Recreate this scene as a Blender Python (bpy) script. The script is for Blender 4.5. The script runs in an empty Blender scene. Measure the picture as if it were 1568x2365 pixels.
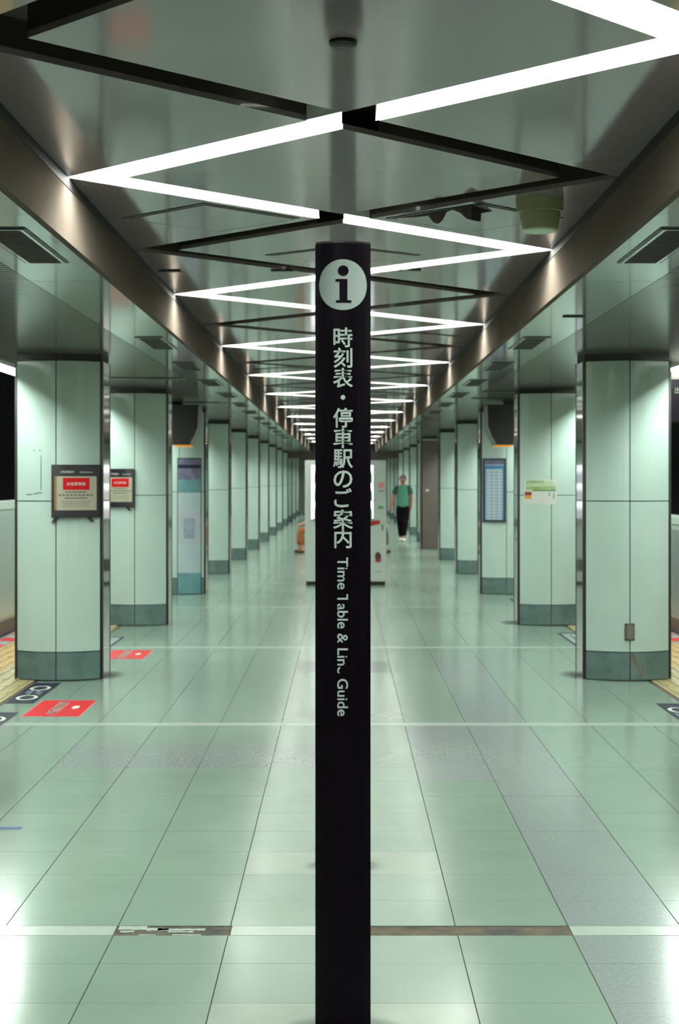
import bpy, bmesh, math, random
from mathutils import Vector, Matrix
random.seed(7)
SC = bpy.context.scene
COL = SC.collection
PI = math.pi
# ---------------------------------------------------------------- camera, world, exposure
FPX, VPX, VPY, H = 3650.0, 792.0, 1108.0, 1.6      # focal length in pixels, vanishing point, eye height
cam_d = bpy.data.cameras.new('camera')
cam = bpy.data.objects.new('camera', cam_d); COL.objects.link(cam)
cam.location = (0, 0, H); cam.rotation_euler = (PI/2, 0, 0)
cam_d.sensor_fit = 'VERTICAL'; cam_d.sensor_height = 36.0; cam_d.sensor_width = 36.0
cam_d.lens = 36.0*FPX/2365.0
cam_d.shift_x = -(VPX-784.0)/2365.0
cam_d.shift_y = (VPY-1182.5)/2365.0
cam_d.clip_end = 300
cam_d.dof.use_dof = True; cam_d.dof.focus_distance = 5.6; cam_d.dof.aperture_fstop = 6.3
SC.camera = cam
world = bpy.data.worlds.new('world'); SC.world = world; world.use_nodes = True
world.node_tree.nodes['Background'].inputs[0].default_value = (0.5, 0.6, 0.55, 1)
world.node_tree.nodes['Background'].inputs[1].default_value = 0.004
SC.view_settings.view_transform = 'Standard'; SC.view_settings.look = 'None'
SC.view_settings.gamma = 1.0; SC.view_settings.use_curve_mapping = False
SC.view_settings.exposure = -0.08
LAMP_E = 50.0            # strip light radiance
TUBE_E = 310.0            # platform edge tubes
SC.cycles.max_bounces = 7; SC.cycles.diffuse_bounces = 4; SC.cycles.glossy_bounces = 4
SC.cycles.sample_clamp_indirect = 6.0
SC.cycles.use_denoising = True

# ---------------------------------------------------------------- materials
def lin(c):
    return tuple((v/255/12.92 if v/255 <= 0.04045 else ((v/255+0.055)/1.055)**2.4) for v in c)
def mat(name, rgb, rough=0.5, metal=0.0, spec=0.5, noise=0.0, nscale=6.0, rgb2=None, bump=0.0, bscale=60.0, coat=0.0, rnoise=0.0, world_tex=False):
    m = bpy.data.materials.new(name); m.use_nodes = True
    nt = m.node_tree; b = nt.nodes['Principled BSDF']
    c = lin(rgb)
    b.inputs['Base Color'].default_value = (*c, 1); b.inputs['Roughness'].default_value = rough
    b.inputs['Metallic'].default_value = metal; b.inputs['Specular IOR Level'].default_value = spec
    if coat: b.inputs['Coat Weight'].default_value = coat; b.inputs['Coat Roughness'].default_value = 0.05
    tc = nt.nodes.new('ShaderNodeTexCoord')
    if world_tex:
        tc = nt.nodes.new('ShaderNodeNewGeometry'); tc.outputs['Position'].name
    SRC = tc.outputs['Position'] if world_tex else tc.outputs['Object']
    if noise > 0 or rgb2:
        n = nt.nodes.new('ShaderNodeTexNoise'); n.inputs['Scale'].default_value = nscale; n.inputs['Detail'].default_value = 6
        nt.links.new(SRC, n.inputs['Vector'])
        r = nt.nodes.new('ShaderNodeValToRGB')
        c2 = lin(rgb2) if rgb2 else tuple(v*(1-noise) for v in c)
        r.color_ramp.elements[0].position = 0.35; r.color_ramp.elements[1].position = 0.65
        r.color_ramp.elements[0].color = (*c2, 1); r.color_ramp.elements[1].color = (*c, 1)
        nt.links.new(n.outputs['Fac'], r.inputs[0]); nt.links.new(r.outputs[0], b.inputs['Base Color'])
    if rnoise:
        n3 = nt.nodes.new('ShaderNodeTexNoise'); n3.inputs['Scale'].default_value = 0.9; n3.inputs['Detail'].default_value = 1
        mr = nt.nodes.new('ShaderNodeMapRange'); mr.inputs['To Min'].default_value = rough; mr.inputs['To Max'].default_value = rough+rnoise
        nt.links.new(SRC, n3.inputs['Vector']); nt.links.new(n3.outputs['Fac'], mr.inputs['Value'])
        nt.links.new(mr.outputs[0], b.inputs['Roughness'])
    if bump > 0:
        n2 = nt.nodes.new('ShaderNodeTexNoise'); n2.inputs['Scale'].default_value = bscale; n2.inputs['Detail'].default_value = 2
        bp = nt.nodes.new('ShaderNodeBump'); bp.inputs['Strength'].default_value = bump; bp.inputs['Distance'].default_value = 0.01
        nt.links.new(SRC, n2.inputs['Vector']); nt.links.new(n2.outputs['Fac'], bp.inputs['Height'])
        nt.links.new(bp.outputs[0], b.inputs['Normal'])
    return m
def emis(name, rgb, strength):
    m = bpy.data.materials.new(name); m.use_nodes = True
    b = m.node_tree.nodes['Principled BSDF']
    b.inputs['Base Color'].default_value = (*lin(rgb), 1)
    b.inputs['Emission Color'].default_value = (*lin(rgb), 1); b.inputs['Emission Strength'].default_value = strength
    return m
M = {}
M['lamp'] = emis('lamp_diffuser', (248, 255, 248), LAMP_E)
M['tip'] = emis('lamp_tip', (250, 255, 248), LAMP_E*0.8)
M['tube'] = emis('tube_light', (242, 255, 246), TUBE_E)
M['reflector'] = mat('white_reflector', (240, 242, 236), 0.5)
M['panel'] = mat('ceiling_enamel', (131, 118, 121), 0.09, noise=0.08, nscale=1.5, spec=0.6)
M['channel'] = mat('channel_bronze', (58, 48, 44), 0.35, spec=0.4)
M['backing'] = mat('channel_backing', (75, 70, 64), 0.45)
M['fascia'] = mat('fascia_bronze', (104, 94, 86), 0.7, spec=0.0, noise=0.12, nscale=2.0)
M['soffit'] = mat('soffit_enamel', (134, 141, 136), 0.09, spec=0.7, noise=0.06, nscale=1.2)
M['gap'] = mat('joint_black', (22, 16, 15), 0.7)
M['slat'] = mat('slat_metal', (108, 108, 101), 0.16, spec=0.6)
M['pillar'] = mat('pillar_enamel', (171, 190, 181), 0.14, spec=0.5, noise=0.05, nscale=3.0)
M['pbase'] = mat('pillar_base_grey', (92, 112, 108), 0.3, noise=0.0, rgb2=(76, 96, 92), nscale=9.0)
M['pside'] = mat('pillar_steel', (150, 158, 152), 0.07, metal=0.85)
M['black'] = mat('black_trim', (24, 17, 18), 0.35)
M['tileA'] = mat('floor_tile_green', (116, 134, 121), 0.15, spec=0.5, rgb2=(112, 130, 117), nscale=3.0, rnoise=0.06, world_tex=True)
M['tileB'] = mat('floor_tile_grey', (122, 130, 128), 0.15, spec=0.5, rgb2=(114, 122, 120), nscale=60.0, rnoise=0.06, world_tex=True)
M['tileC'] = mat('floor_tile_pale', (130, 142, 129), 0.15, spec=0.5, rgb2=(124, 137, 124), nscale=5.0, rnoise=0.06, world_tex=True)
M['tileD'] = mat('floor_tile_dull', (98, 108, 101), 0.15, spec=0.5, rgb2=(92, 102, 95), nscale=8.0, rnoise=0.06, world_tex=True)
M['mortar'] = mat('floor_joint', (66, 58, 50), 0.8)
M['strip'] = mat('floor_inlay', (150, 160, 150), 0.2, noise=0.06, nscale=12.0)
M['grime'] = mat('dirty_filler', (92, 80, 50), 0.75, rgb2=(28, 24, 22), nscale=9.0, bump=0.4, bscale=25.0)
M['yellow'] = mat('tactile_cream', (214, 200, 140), 0.6, rgb2=(190, 176, 122), nscale=10.0)
M['orange'] = mat('tactile_yellow', (222, 180, 92), 0.6, rgb2=(205, 165, 84), nscale=10.0)
M['concrete'] = mat('edge_concrete', (160, 166, 160), 0.6)
M['red'] = mat('sticker_red', (250, 26, 40), 0.5, spec=0.15)
M['navy'] = mat('sticker_navy', (42, 46, 66), 0.5, spec=0.15)
M['print'] = mat('print_white', (226, 228, 218), 0.5)
M['pinkp'] = mat('print_pink', (240, 150, 150), 0.5)
M['blue'] = mat('tape_blue', (38, 84, 150), 0.5)
M['gate'] = mat('gate_enamel', (176, 190, 182), 0.25)
M['gatecap'] = mat('gate_cap', (206, 220, 210), 0.25)
M['gategrey'] = mat('gate_grey', (120, 132, 130), 0.25)
M['dark'] = mat('tunnel_black', (16, 12, 13), 0.9)
M['signblk'] = mat('sign_black', (17, 9, 19), 0.4, spec=0.06)
M['signlet'] = mat('sign_letters', (224, 240, 232), 0.5)
M['signdisc'] = mat('sign_disc', (186, 202, 194), 0.4, noise=0.06, nscale=30.0)
M['steel'] = mat('brushed_steel', (100, 104, 106), 0.3, metal=0.7)
M['wall'] = mat('end_wall', (170, 184, 172), 0.5)
M['paper'] = mat('paper', (186, 182, 160), 0.6)
M['paperink'] = mat('paper_ink', (84, 80, 68), 0.7)
M['frame'] = mat('frame_brown_black', (32, 20, 17), 0.4)
M['hdr'] = mat('header_navy', (26, 20, 30), 0.4)
M['amber'] = mat('frame_amber', (150, 112, 60), 0.5)
M['ivory'] = mat('ivory_plastic', (150, 148, 112), 0.4)
M['ivorylens'] = mat('ivory_lens', (190, 205, 180), 0.3)
M['vend'] = mat('vending_white', (216, 226, 216), 0.3)
M['vendlit'] = emis('vending_display', (246, 250, 255), 1.6)
M['vendline'] = mat('vending_line', (60, 90, 120), 0.4)
M['skin'] = mat('skin', (166, 98, 76), 0.55)
M['skin2'] = mat('skin_pale', (205, 150, 122), 0.55)
M['shirt'] = mat('green_cloth', (66, 128, 104), 0.8, noise=0.15, nscale=20.0)
M['shirtdk'] = mat('green_dark_cloth', (34, 62, 54), 0.8)
M['trou'] = mat('black_cloth', (22, 16, 20), 0.9, spec=0.05)
M['shoe'] = mat('white_shoe', (225, 225, 218), 0.6)
M['hair'] = mat('grey_hair', (96, 84, 78), 0.8)
M['orangec'] = mat('orange_cloth', (168, 96, 48), 0.85, noise=0.2, nscale=15.0)
M['greyc'] = mat('grey_cloth', (70, 82, 80), 0.85)
M['brownc'] = mat('brown_cloth', (70, 44, 34), 0.8)
M['brownp'] = mat('brown_cladding', (88, 78, 72), 0.35, noise=0.1, nscale=4.0)
M['outlet'] = mat('outlet_grey', (96, 92, 82), 0.5)
M['stain'] = mat('brown_tape', (112, 98, 86), 0.6, rgb2=(92, 78, 70), nscale=12.0)
M['grn1'] = mat('sheet_green', (146, 172, 96), 0.6, rgb2=(176, 198, 150), nscale=14.0)
M['grn2'] = mat('sheet_dark_green', (70, 136, 98), 0.6)
M['grnpale'] = mat('sheet_pale_green', (196, 214, 178), 0.6)
M['ora'] = mat('label_orange', (226, 160, 70), 0.6)
M['dkred'] = mat('label_dark_red', (110, 24, 12), 0.6)
M['ttframe'] = mat('timetable_frame', (44, 58, 84), 0.4)
M['ttblue'] = mat('timetable_blue', (70, 130, 178), 0.5)
M['ttpaper'] = mat('timetable_sheet', (186, 205, 214), 0.5)
M['ttink'] = mat('timetable_rows', (128, 150, 172), 0.5)
M['lav'] = mat('poster_lavender', (128, 124, 156), 0.4, rgb2=(96, 98, 120), nscale=9.0)
M['posterlav'] = mat('poster_pale_lavender', (205, 208, 216), 0.35, rgb2=(190, 206, 212), nscale=3.0)
M['posterblue'] = mat('poster_pale_blue', (204, 220, 222), 0.35, rgb2=(186, 210, 216), nscale=3.0)
M['posterteal'] = mat('poster_teal', (104, 154, 160), 0.35, rgb2=(126, 172, 180), nscale=5.0)
M['posterblot'] = mat('poster_blot', (150, 168, 186), 0.35, rgb2=(176, 192, 204), nscale=8.0)
M['led'] = emis('amber_led', (240, 150, 30), 0.5)
M['grille'] = mat('grille_dark', (52, 46, 40), 0.5)
M['seat'] = mat('bench_blue_grey', (90, 104, 112), 0.5)
M['green'] = mat('button_green', (60, 170, 90), 0.4)
M['vred'] = mat('vend_red', (168, 30, 22), 0.4)
M['vgrey'] = mat('vend_grey', (110, 126, 122), 0.4)
M['torn'] = mat('torn_film', (50, 42, 40), 0.5)

def dim(names, f):
    for nme in names.split():
        nt = M[nme].node_tree; b = nt.nodes['Principled BSDF'].inputs['Base Color']
        b.default_value = (*[v*f for v in b.default_value[:3]], 1)
        for nd in nt.nodes:
            if nd.type == 'VALTORGB':
                for el in nd.color_ramp.elements: el.color = (*[v*f for v in el.color[:3]], 1)
dim('yellow orange concrete red navy blue', 0.4)
dim('pinkp', 0.7)
dim('tileA tileB tileC tileD', 0.97)
dim('strip', 1.0)
dim('grime', 0.6)
dim('gate gatecap gategrey print paper paperink vend signlet signdisc grn1 grn2 grnpale ora ttpaper ttink ttblue lav posterlav posterblue posterteal posterblot amber', 0.62)
dim('skin skin2 shirt shoe orangec green vred', 0.8)
dim('signblk ttframe frame trou', 0.45)
# ---------------------------------------------------------------- mesh helpers
def tag(o, label=None, cat=None, group=None, kind=None):
    if label: o['label'] = label
    if cat: o['category'] = cat
    if group: o['group'] = group
    if kind: o['kind'] = kind
    return o
def link(name, me, m=None, parent=None, loc=(0, 0, 0), rz=0.0):
    o = bpy.data.objects.new(name, me); COL.objects.link(o)
    if m is not None and me is not None and not me.materials: me.materials.append(m)
    o.location = loc; o.rotation_euler = (0, 0, rz)
    if parent: o.parent = parent
    return o
def empty(name, loc, rz=0.0, **kw):
    o = bpy.data.objects.new(name, None); COL.objects.link(o); o.location = loc; o.rotation_euler = (0, 0, rz)
    o.empty_display_size = 0.1
    return tag(o, **kw)
def copy_tree(o, parent=None):
    c = o.copy(); COL.objects.link(c)
    if parent: c.parent = parent
    for ch in list(o.children): copy_tree(ch, c)
    return c
class MB:
    def __init__(s): s.v = []; s.f = []
    def box(s, x0, x1, y0, y1, z0, z1):
        b = len(s.v)
        s.v += [(x0,y0,z0),(x1,y0,z0),(x1,y1,z0),(x0,y1,z0),(x0,y0,z1),(x1,y0,z1),(x1,y1,z1),(x0,y1,z1)]
        s.f += [(b,b+3,b+2,b+1),(b+4,b+5,b+6,b+7),(b,b+1,b+5,b+4),(b+1,b+2,b+6,b+5),(b+2,b+3,b+7,b+6),(b+3,b,b+4,b+7)]
        return s
    def prism(s, pts, z0, z1):                       # pts counter-clockwise in plan
        n = len(pts); b = len(s.v)
        s.v += [(p[0], p[1], z0) for p in pts] + [(p[0], p[1], z1) for p in pts]
        s.f += [tuple(b+i for i in reversed(range(n))), tuple(b+n+i for i in range(n))]
        for i in range(n):
            j = (i+1) % n; s.f.append((b+i, b+j, b+n+j, b+n+i))
        return s
    def prism_y(s, pts, y0, y1):                     # pts in x-z
        n = len(pts); b = len(s.v)
        s.v += [(p[0], y0, p[1]) for p in pts] + [(p[0], y1, p[1]) for p in pts]
        s.f += [tuple(b+i for i in range(n)), tuple(b+n+i for i in reversed(range(n)))]
        for i in range(n):
            j = (i+1) % n; s.f.append((b+i, b+n+i, b+n+j, b+j))
        return s
    def lathe(s, prof, cx=0, cy=0, n=32):            # prof (r,z)
        b = len(s.v)
        for r, z in prof:
            for i in range(n):
                a = 2*PI*i/n; s.v.append((cx+r*math.cos(a), cy+r*math.sin(a), z))
        for k in range(len(prof)-1):
            for i in range(n):
                j = (i+1) % n
                s.f.append((b+k*n+i, b+k*n+j, b+(k+1)*n+j, b+(k+1)*n+i))
        s.f.append(tuple(b+i for i in reversed(range(n)))); s.f.append(tuple(b+(len(prof)-1)*n+i for i in range(n)))
        return s
    def quad(s, a, b_, c, d):
        b = len(s.v); s.v += [a, b_, c, d]; s.f.append((b, b+1, b+2, b+3)); return s
    def mesh(s, name, m=None, smooth=False):
        me = bpy.data.meshes.new(name); me.from_pydata(s.v, [], s.f); me.update()
        bm = bmesh.new(); bm.from_mesh(me); bmesh.ops.recalc_face_normals(bm, faces=bm.faces); bm.to_mesh(me); bm.free()
        if smooth:
            for p in me.polygons: p.use_smooth = True
        if m: me.materials.append(m)
        return me
    def build(s, name, m, parent=None, loc=(0, 0, 0), rz=0.0, smooth=False, bevel=0.0):
        me = s.mesh(name, None, smooth)
        if bevel:
            bm = bmesh.new(); bm.from_mesh(me)
            bmesh.ops.bevel(bm, geom=list(bm.edges), offset=bevel, segments=2, affect='EDGES', clamp_overlap=True)
            bm.to_mesh(me); bm.free()
        return link(name, me, m, parent, loc, rz)
def box(name, m, x0, x1, y0, y1, z0, z1, parent=None, loc=(0, 0, 0), bevel=0.0):
    return MB().box(x0, x1, y0, y1, z0, z1).build(name, m, parent, loc, bevel=bevel)

def text_mesh(s, size, fat=0.0, extrude=0.0006, center=True):
    cu = bpy.data.curves.new('text', 'FONT'); cu.body = s; cu.size = size; cu.extrude = extrude
    cu.resolution_u = 3
    cu.align_x = 'LEFT'
    o = bpy.data.objects.new('text', cu); COL.objects.link(o)
    bpy.context.view_layer.update()
    dg = bpy.context.evaluated_depsgraph_get()
    me = bpy.data.meshes.new_from_object(o.evaluated_get(dg))
    bpy.data.objects.remove(o); bpy.data.curves.remove(cu)
    if center and len(me.vertices):
        xs = [v.co.x for v in me.vertices]; ys = [v.co.y for v in me.vertices]
        cx = (min(xs)+max(xs))/2; cy = (min(ys)+max(ys))/2
        for v in me.vertices: v.co.x -= cx; v.co.y -= cy
    me.materials.clear()
    if fat > 0:
        d = fat*size
        bm = bmesh.new()
        for dx, dy in ((0, 0), (d, 0), (-d, 0), (0, d), (0, -d)):
            t = me.copy()
            for v in t.vertices: v.co.x += dx; v.co.y += dy
            bm.from_mesh(t); bpy.data.meshes.remove(t)
        bm.to_mesh(me); bm.free()
    return me
def bounds(me):
    xs = [v.co.x for v in me.vertices]; ys = [v.co.y for v in me.vertices]
    return min(xs), max(xs), min(ys), max(ys)
def xform(me, fn):
    for v in me.vertices: v.co = Vector(fn(v.co))
    me.update(); return me

ORD = ['nearest', 'second', 'third', 'fourth', 'fifth', 'sixth', 'seventh', 'eighth', 'ninth', 'tenth', 'eleventh', 'twelfth', 'thirteenth']
# ---------------------------------------------------------------- layout numbers
T0, HP = 4.5435, 2.0965            # lamp apex positions along the platform
def T(j): return T0 + HP*j
def C(j): return T(j) + HP/2
XF = 1.155                          # fascia position
ZC, ZS = H+1.27, H+1.0              # raised ceiling, side soffit
SL, HY = 1.0126, 0.13               # slope of the channels in plan, half width measured along Y
J0, J1 = -4, 25
YEND = T(J1)
PBAY = 4.74
PY0 = 12.89
# ================================================================= STRUCTURE
# floor ---------------------------------------------------------------
floor = box('floor', M['mortar'], -3.5, 3.5, -5, 78, -0.25, -0.006)
tag(floor, 'pale green tiled platform floor', None, None, 'structure')
TW = 0.403
S0 = 5.61
def bay_rows(k):
    y = S0 + PBAY*k + 0.06
    rows = []
    for i in range(12):
        d = 0.338 if i == 0 else (0.32 if i == 11 else 0.396)
        rows.append((y, y+d)); y += d
    return rows
def tile_kind(xc, yc):
    if 0.806 < xc < 1.21 and yc < 14.5: return 'tileB'
    if 0.403 < xc < 0.806 and 8.4 < yc < 10.3: return 'tileB'
    if -1.7 < xc < 0.0 and 8.8 < yc < 9.62: return 'tileB'
    if abs(xc) < 0.403:
        if 6.35 < yc < 6.82 or yc < 4.85: return 'tileC'
        if 13.3 < yc < 14.1: return 'tileD'
        if yc > 10.4: return 'tileC'
    if xc < 0.403 and 9.8 < yc < 10.12: return 'tileC'
    return 'tileA'
cells = []
for k in range(-2, 16):
    for (y0, y1) in bay_rows(k):
        for c in range(-6, 6):
            cells.append((c*TW, (c+1)*TW, y0, y1))
def proj(cx, y0, y1):
    if y0 < 1: return 0
    w = TW*FPX/y0; hgt = H*FPX*(1/y0-1/y1)
    px = VPX + cx*FPX/y0; py = VPY + H*FPX/y1
    if py > 2365 or px < -w/2 or px > 1568+w/2: return 0
    return w*hgt
cells.sort(key=lambda q: -proj((q[0]+q[1])/2, q[2], q[3]))
single = [q for q in cells[:290] if proj((q[0]+q[1])/2, q[2], q[3]) > 0]
sset = set(single)
cache = {}
for q in single:
    x0, x1, y0, y1 = q
    kd = tile_kind((x0+x1)/2, (y0+y1)/2); key = (kd, round(y1-y0, 3))
    if key not in cache:
        w, d = TW/2-0.0019, (y1-y0)/2-0.0009
        mb = MB().box(-w, w, -d, d, -0.006, 0.0)
        cache[key] = mb.mesh('floor_tile', M[kd])
    o = link('floor_tile', cache[key], None, floor, ((x0+x1)/2, (y0+y1)/2, random.uniform(-0.0004, 0.0)))
    o.rotation_euler = (random.uniform(-1, 1)*0.0003, random.uniform(-1, 1)*0.0003, 0)
rest = {}
for q in cells:
    if q in sset: continue
    x0, x1, y0, y1 = q
    kd = tile_kind((x0+x1)/2, (y0+y1)/2)
    rest.setdefault(kd, MB()).box(x0+0.0019, x1-0.0019, y0+0.0009, y1-0.0009, -0.006, -0.0002)
for kd, mb in rest.items():
    tag(mb.build('floor_tiles', M[kd], floor), kind='stuff')
for k in range(-2, 15):
    y = S0 + PBAY*k
    if k != 0:
        box('floor_strip', M['strip'], -2.418, 2.418, y-0.058, y+0.058, -0.006, -0.0002, floor)
    else:
        for a, b in ((-2.418, -1.612), (-1.612, -0.808), (-0.398, -0.002), (0.808, 1.612), (1.612, 2.418)):
            box('floor_strip', M['strip'], a+0.002, b-0.002, y-0.058, y+0.058, -0.006, -0.0002, floor)
        g = box('floor_filler', M['grime'], 0.0, 0.806, y-0.08, y+0.07, -0.006, -0.0035, floor)
        g['label'] = 'crumbling brown filler where the pale floor strip is missing'
        g = box('floor_filler', M['grime'], -0.806, -0.402, y-0.062, y+0.062, -0.006, -0.004, floor)
        mb = MB()                                      # broken remains of the pale strip
        rr = random.Random(3)
        def ragged(x0, x1, zlo, zhi, n, ja):
            lo = [zlo+rr.uniform(-ja, ja) for _ in range(n+1)]; hi = [zhi+rr.uniform(-ja, ja) for _ in range(n+1)]
            for i in range(n):
                xa, xb = x0+(x1-x0)*i/n, x0+(x1-x0)*(i+1)/n
                mb.prism([(xa, y+lo[i]), (xb, y+lo[i+1]), (xb, y+hi[i+1]), (xa, y+hi[i])], -0.004, -0.0004)
        ragged(-0.80, -0.70, 0.012, 0.056, 9, 0.004); ragged(-0.70, -0.62, 0.0, 0.03, 7, 0.006); ragged(-0.79, -0.74, -0.02, 0.0, 5, 0.004)
        ragged(-0.62, -0.53, -0.022, -0.006, 7, 0.004); ragged(-0.66, -0.49, 0.004, 0.026, 15, 0.004); ragged(-0.72, -0.66, -0.058, -0.048, 5, 0.002)
        ragged(-0.60, -0.50, -0.058, -0.046, 8, 0.003)
        c_ = mb.build('floor_strip', M['strip'], floor); c_['label'] = 'broken pale strip with ragged edges'
# tactile paving and edge --------------------------------------------
pv = MB().box(-0.198, 0.198, -0.198, 0.198, -0.006, 0.001)
for i in range(4): pv.box(-0.15+i*0.1-0.016, -0.15+i*0.1+0.016, -0.17, 0.17, 0.001, 0.006)
pv_y = pv.mesh('tactile_paver', M['yellow']); pv_o = pv.mesh('tactile_paver', M['orange'])
for s in (-1, 1):
    for i in range(56):
        link('tactile_paver', pv_y, None, floor, (s*2.655, 8.0+0.4*i, 0))
        link('tactile_paver', pv_o, None, floor, (s*3.055, 8.0+0.4*i, 0))
    tag(MB().box(*sorted((s*2.457, s*3.253)), 30.3, 78, -0.006, 0.003).build('tactile_band', M['yellow'], floor))
    box('edge_strip', M['concrete'], *sorted((s*3.26, s*3.44)), -5, 78, -0.006, 0.001, floor)
    for i in range(26):
        y = 9.0 + i*0.6
        mb = MB().prism([(s*3.27, y), (s*3.42, y+0.12), (s*3.42, y+0.42), (s*3.27, y+0.30)][::s], 0.001, 0.003)
        mb.build('warning_chevron', M['red'], floor)
# track side, walls ---------------------------------------------------
for s, nm in ((-1, 'left'), (1, 'right')):
    w = box('wall_'+nm, M['dark'], *sorted((s*6.2, s*6.4)), -5, 78, -1.4, 4.2); tag(w, 'black tunnel wall beyond the tracks', kind='structure')
w = box('trim_1', M['dark'], -6.2, 6.2, -5, 78, -1.5, -1.4); tag(w, 'dark track bed below the platform', kind='structure')
w = box('wall_back', M['wall'], -6.2, 6.2, 77.5, 77.8, -1.4, 4.2); tag(w, 'pale wall at the far end of the platform', kind='structure')
# ceiling: enamel panels between a lattice of channels ----------------
ceil = box('ceiling', M['backing'], -1.3, 1.3, T(J0)-0.5, YEND+0.4, ZC+0.112, ZC+0.14)
tag(ceil, 'glossy grey raised ceiling crossed by zigzag channels', kind='structure')
w = 1.035-0.128
for j in range(J0, J1):
    dm = MB().prism([(0, C(j)+HY), (w, T(j+1)), (0, C(j+1)-HY), (-w, T(j+1))], ZC, ZC+0.02) if j < J1-1 else None
    if dm: dm.build('ceiling_panel', M['panel'], ceil)
    for s in (-1, 1):
        tr = [(s*0.128, C(j)), (s*XF, T(j+1)-0.01), (s*XF, T(j)+0.01)]
        if s > 0: tr = [tr[0], tr[2], tr[1]]
        MB().prism(tr, ZC, ZC+0.02).build('ceiling_panel', M['panel'], ceil)
# dark channel walls and lamp units
def vwalls(j, s, u0a, u0b, z0, z1):
    """walls of the V channel whose apex touches the fascia at T(j) on side s"""
    m = SL
    na, fa = C(j-1)-HY, C(j-1)+HY; nb, fb = C(j)-HY, C(j)+HY
    P = lambda u, y: (s*u, y)
    out = [(P(u0a, na+m*u0a), P(XF, T(j)-0.012)), (P(u0b, fb-m*u0b), P(XF, T(j)+0.012)),
           (P(u0a, fa+m*u0a), P(w, T(j))), (P(u0b, nb-m*u0b), P(w, T(j)))]
    mb = MB()
    for a, b in out: mb.quad((*a, z0), (*b, z0), (*b, z1), (*a, z1))
    return mb
def vpoly(j, s, u0a, u0b):
    m = SL
    return [(s*u0a, C(j-1)-HY+m*u0a), (s*XF, T(j)-0.012), (s*XF, T(j)+0.012), (s*u0b, C(j)+HY-m*u0b), (s*u0b, C(j)-HY-m*u0b), (s*w, T(j)), (s*u0a, C(j-1)+HY+m*u0a)]
ZT = ZC+0.11
for j in range(J0+1, J1):
    s = 1 if j % 2 == 0 else -1
    d = vwalls(j, -s, 0.13, 0.13, ZC+0.001, ZC+0.112).build('ceiling_channel', M['channel'], ceil)
    side = 'left' if s < 0 else 'right'
    if j <= 0: lab = 'white V-shaped strip light whose two bands meet at the top right corner' if j == 0 else 'white V-shaped ceiling strip light behind the viewpoint'
    elif j <= 9:
        lab = '%s V-shaped white ceiling strip light pointing %s, counted from the black sign' % (ORD[(j-1)//2 if j % 2 else (j-2)//2], side)
    else: lab = 'far small V-shaped white ceiling strip light near the end, pointing '+side
    e = empty('strip_light', (0, T(j), ZC), label=lab, cat='ceiling light', group='zigzag strip lights in the raised ceiling' if j < 10 else 'far strip lights pointing '+side)
    pl = [(x, y-T(j)) for x, y in vpoly(j, s, 0.004, 0.115)]
    mb = MB()
    # the V as two quads and an apex
    a = pl
    z = ZT-ZC
    mb.quad((*a[0], z), (*a[1], z), (*a[5], z), (*a[6], z)); mb.quad((*a[1], z), (*a[2], z), (*a[5], z), (*a[5], z+1e-6))
    mb.quad((*a[2], z), (*a[3], z), (*a[4], z), (*a[5], z))
    me = bpy.data.meshes.new('diffuser')
    me.from_pydata([(x, y, z) for x, y in pl], [], [(0, 1, 5, 6), (1, 2, 5), (2, 3, 4, 5)]); me.update()
    if me.polygons[0].normal.z > 0:
        me.flip_normals()
    link('diffuser', me, M['lamp'], e)
    tm = bpy.data.meshes.new('tip_diffuser')
    tm.from_pydata([(s*(w+0.0), -0.128, 0.004), (s*(XF-0.004), -0.012, 0.004), (s*(XF-0.004), 0.012, 0.004), (s*(w+0.0), 0.128, 0.004)], [], [(0, 1, 2, 3)]); tm.update()
    if tm.polygons[0].normal.z > 0: tm.flip_normals()
    link('tip_diffuser', tm, M['tip'], e)
    rw = vwalls(j, s, 0.004, 0.115, ZC+0.003, ZT+0.004)
    rw.quad((s*0.004, C(j-1)-HY, ZC+0.003), (s*0.004, C(j-1)+HY, ZC+0.003), (s*0.004, C(j-1)+HY, ZT), (s*0.004, C(j-1)-HY, ZT))
    rw.quad((s*0.115, C(j)-HY-0.115, ZC+0.003), (s*0.115, C(j)+HY-0.115, ZC+0.003), (s*0.115, C(j)+HY-0.115, ZT), (s*0.115, C(j)-HY-0.115, ZT))
    rw.v = [(x, y-T(j), z-ZC) for x, y, z in rw.v]
    rw.build('reflector', M['reflector'], e)
# fascias ------------------------------------------------------------
for s, nm in ((-1, '2'), (1, '3')):
    o = MB().box(*sorted((s*XF, s*(XF+0.03))), T(J0)-0.5, YEND+0.4, ZS+0.0, ZC+0.125).build('trim_'+nm, M['fascia'])
    tag(o, 'dark bronze fascia along the %s side of the raised ceiling' % ('left' if s < 0 else 'right'), kind='structure')
    g = MB().box(*sorted((s*(XF-0.003), s*XF)), T(J0)-0.5, YEND+0.4, ZC-0.045, ZC-0.001).build('shadow_line', M['gap'], o)
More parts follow.
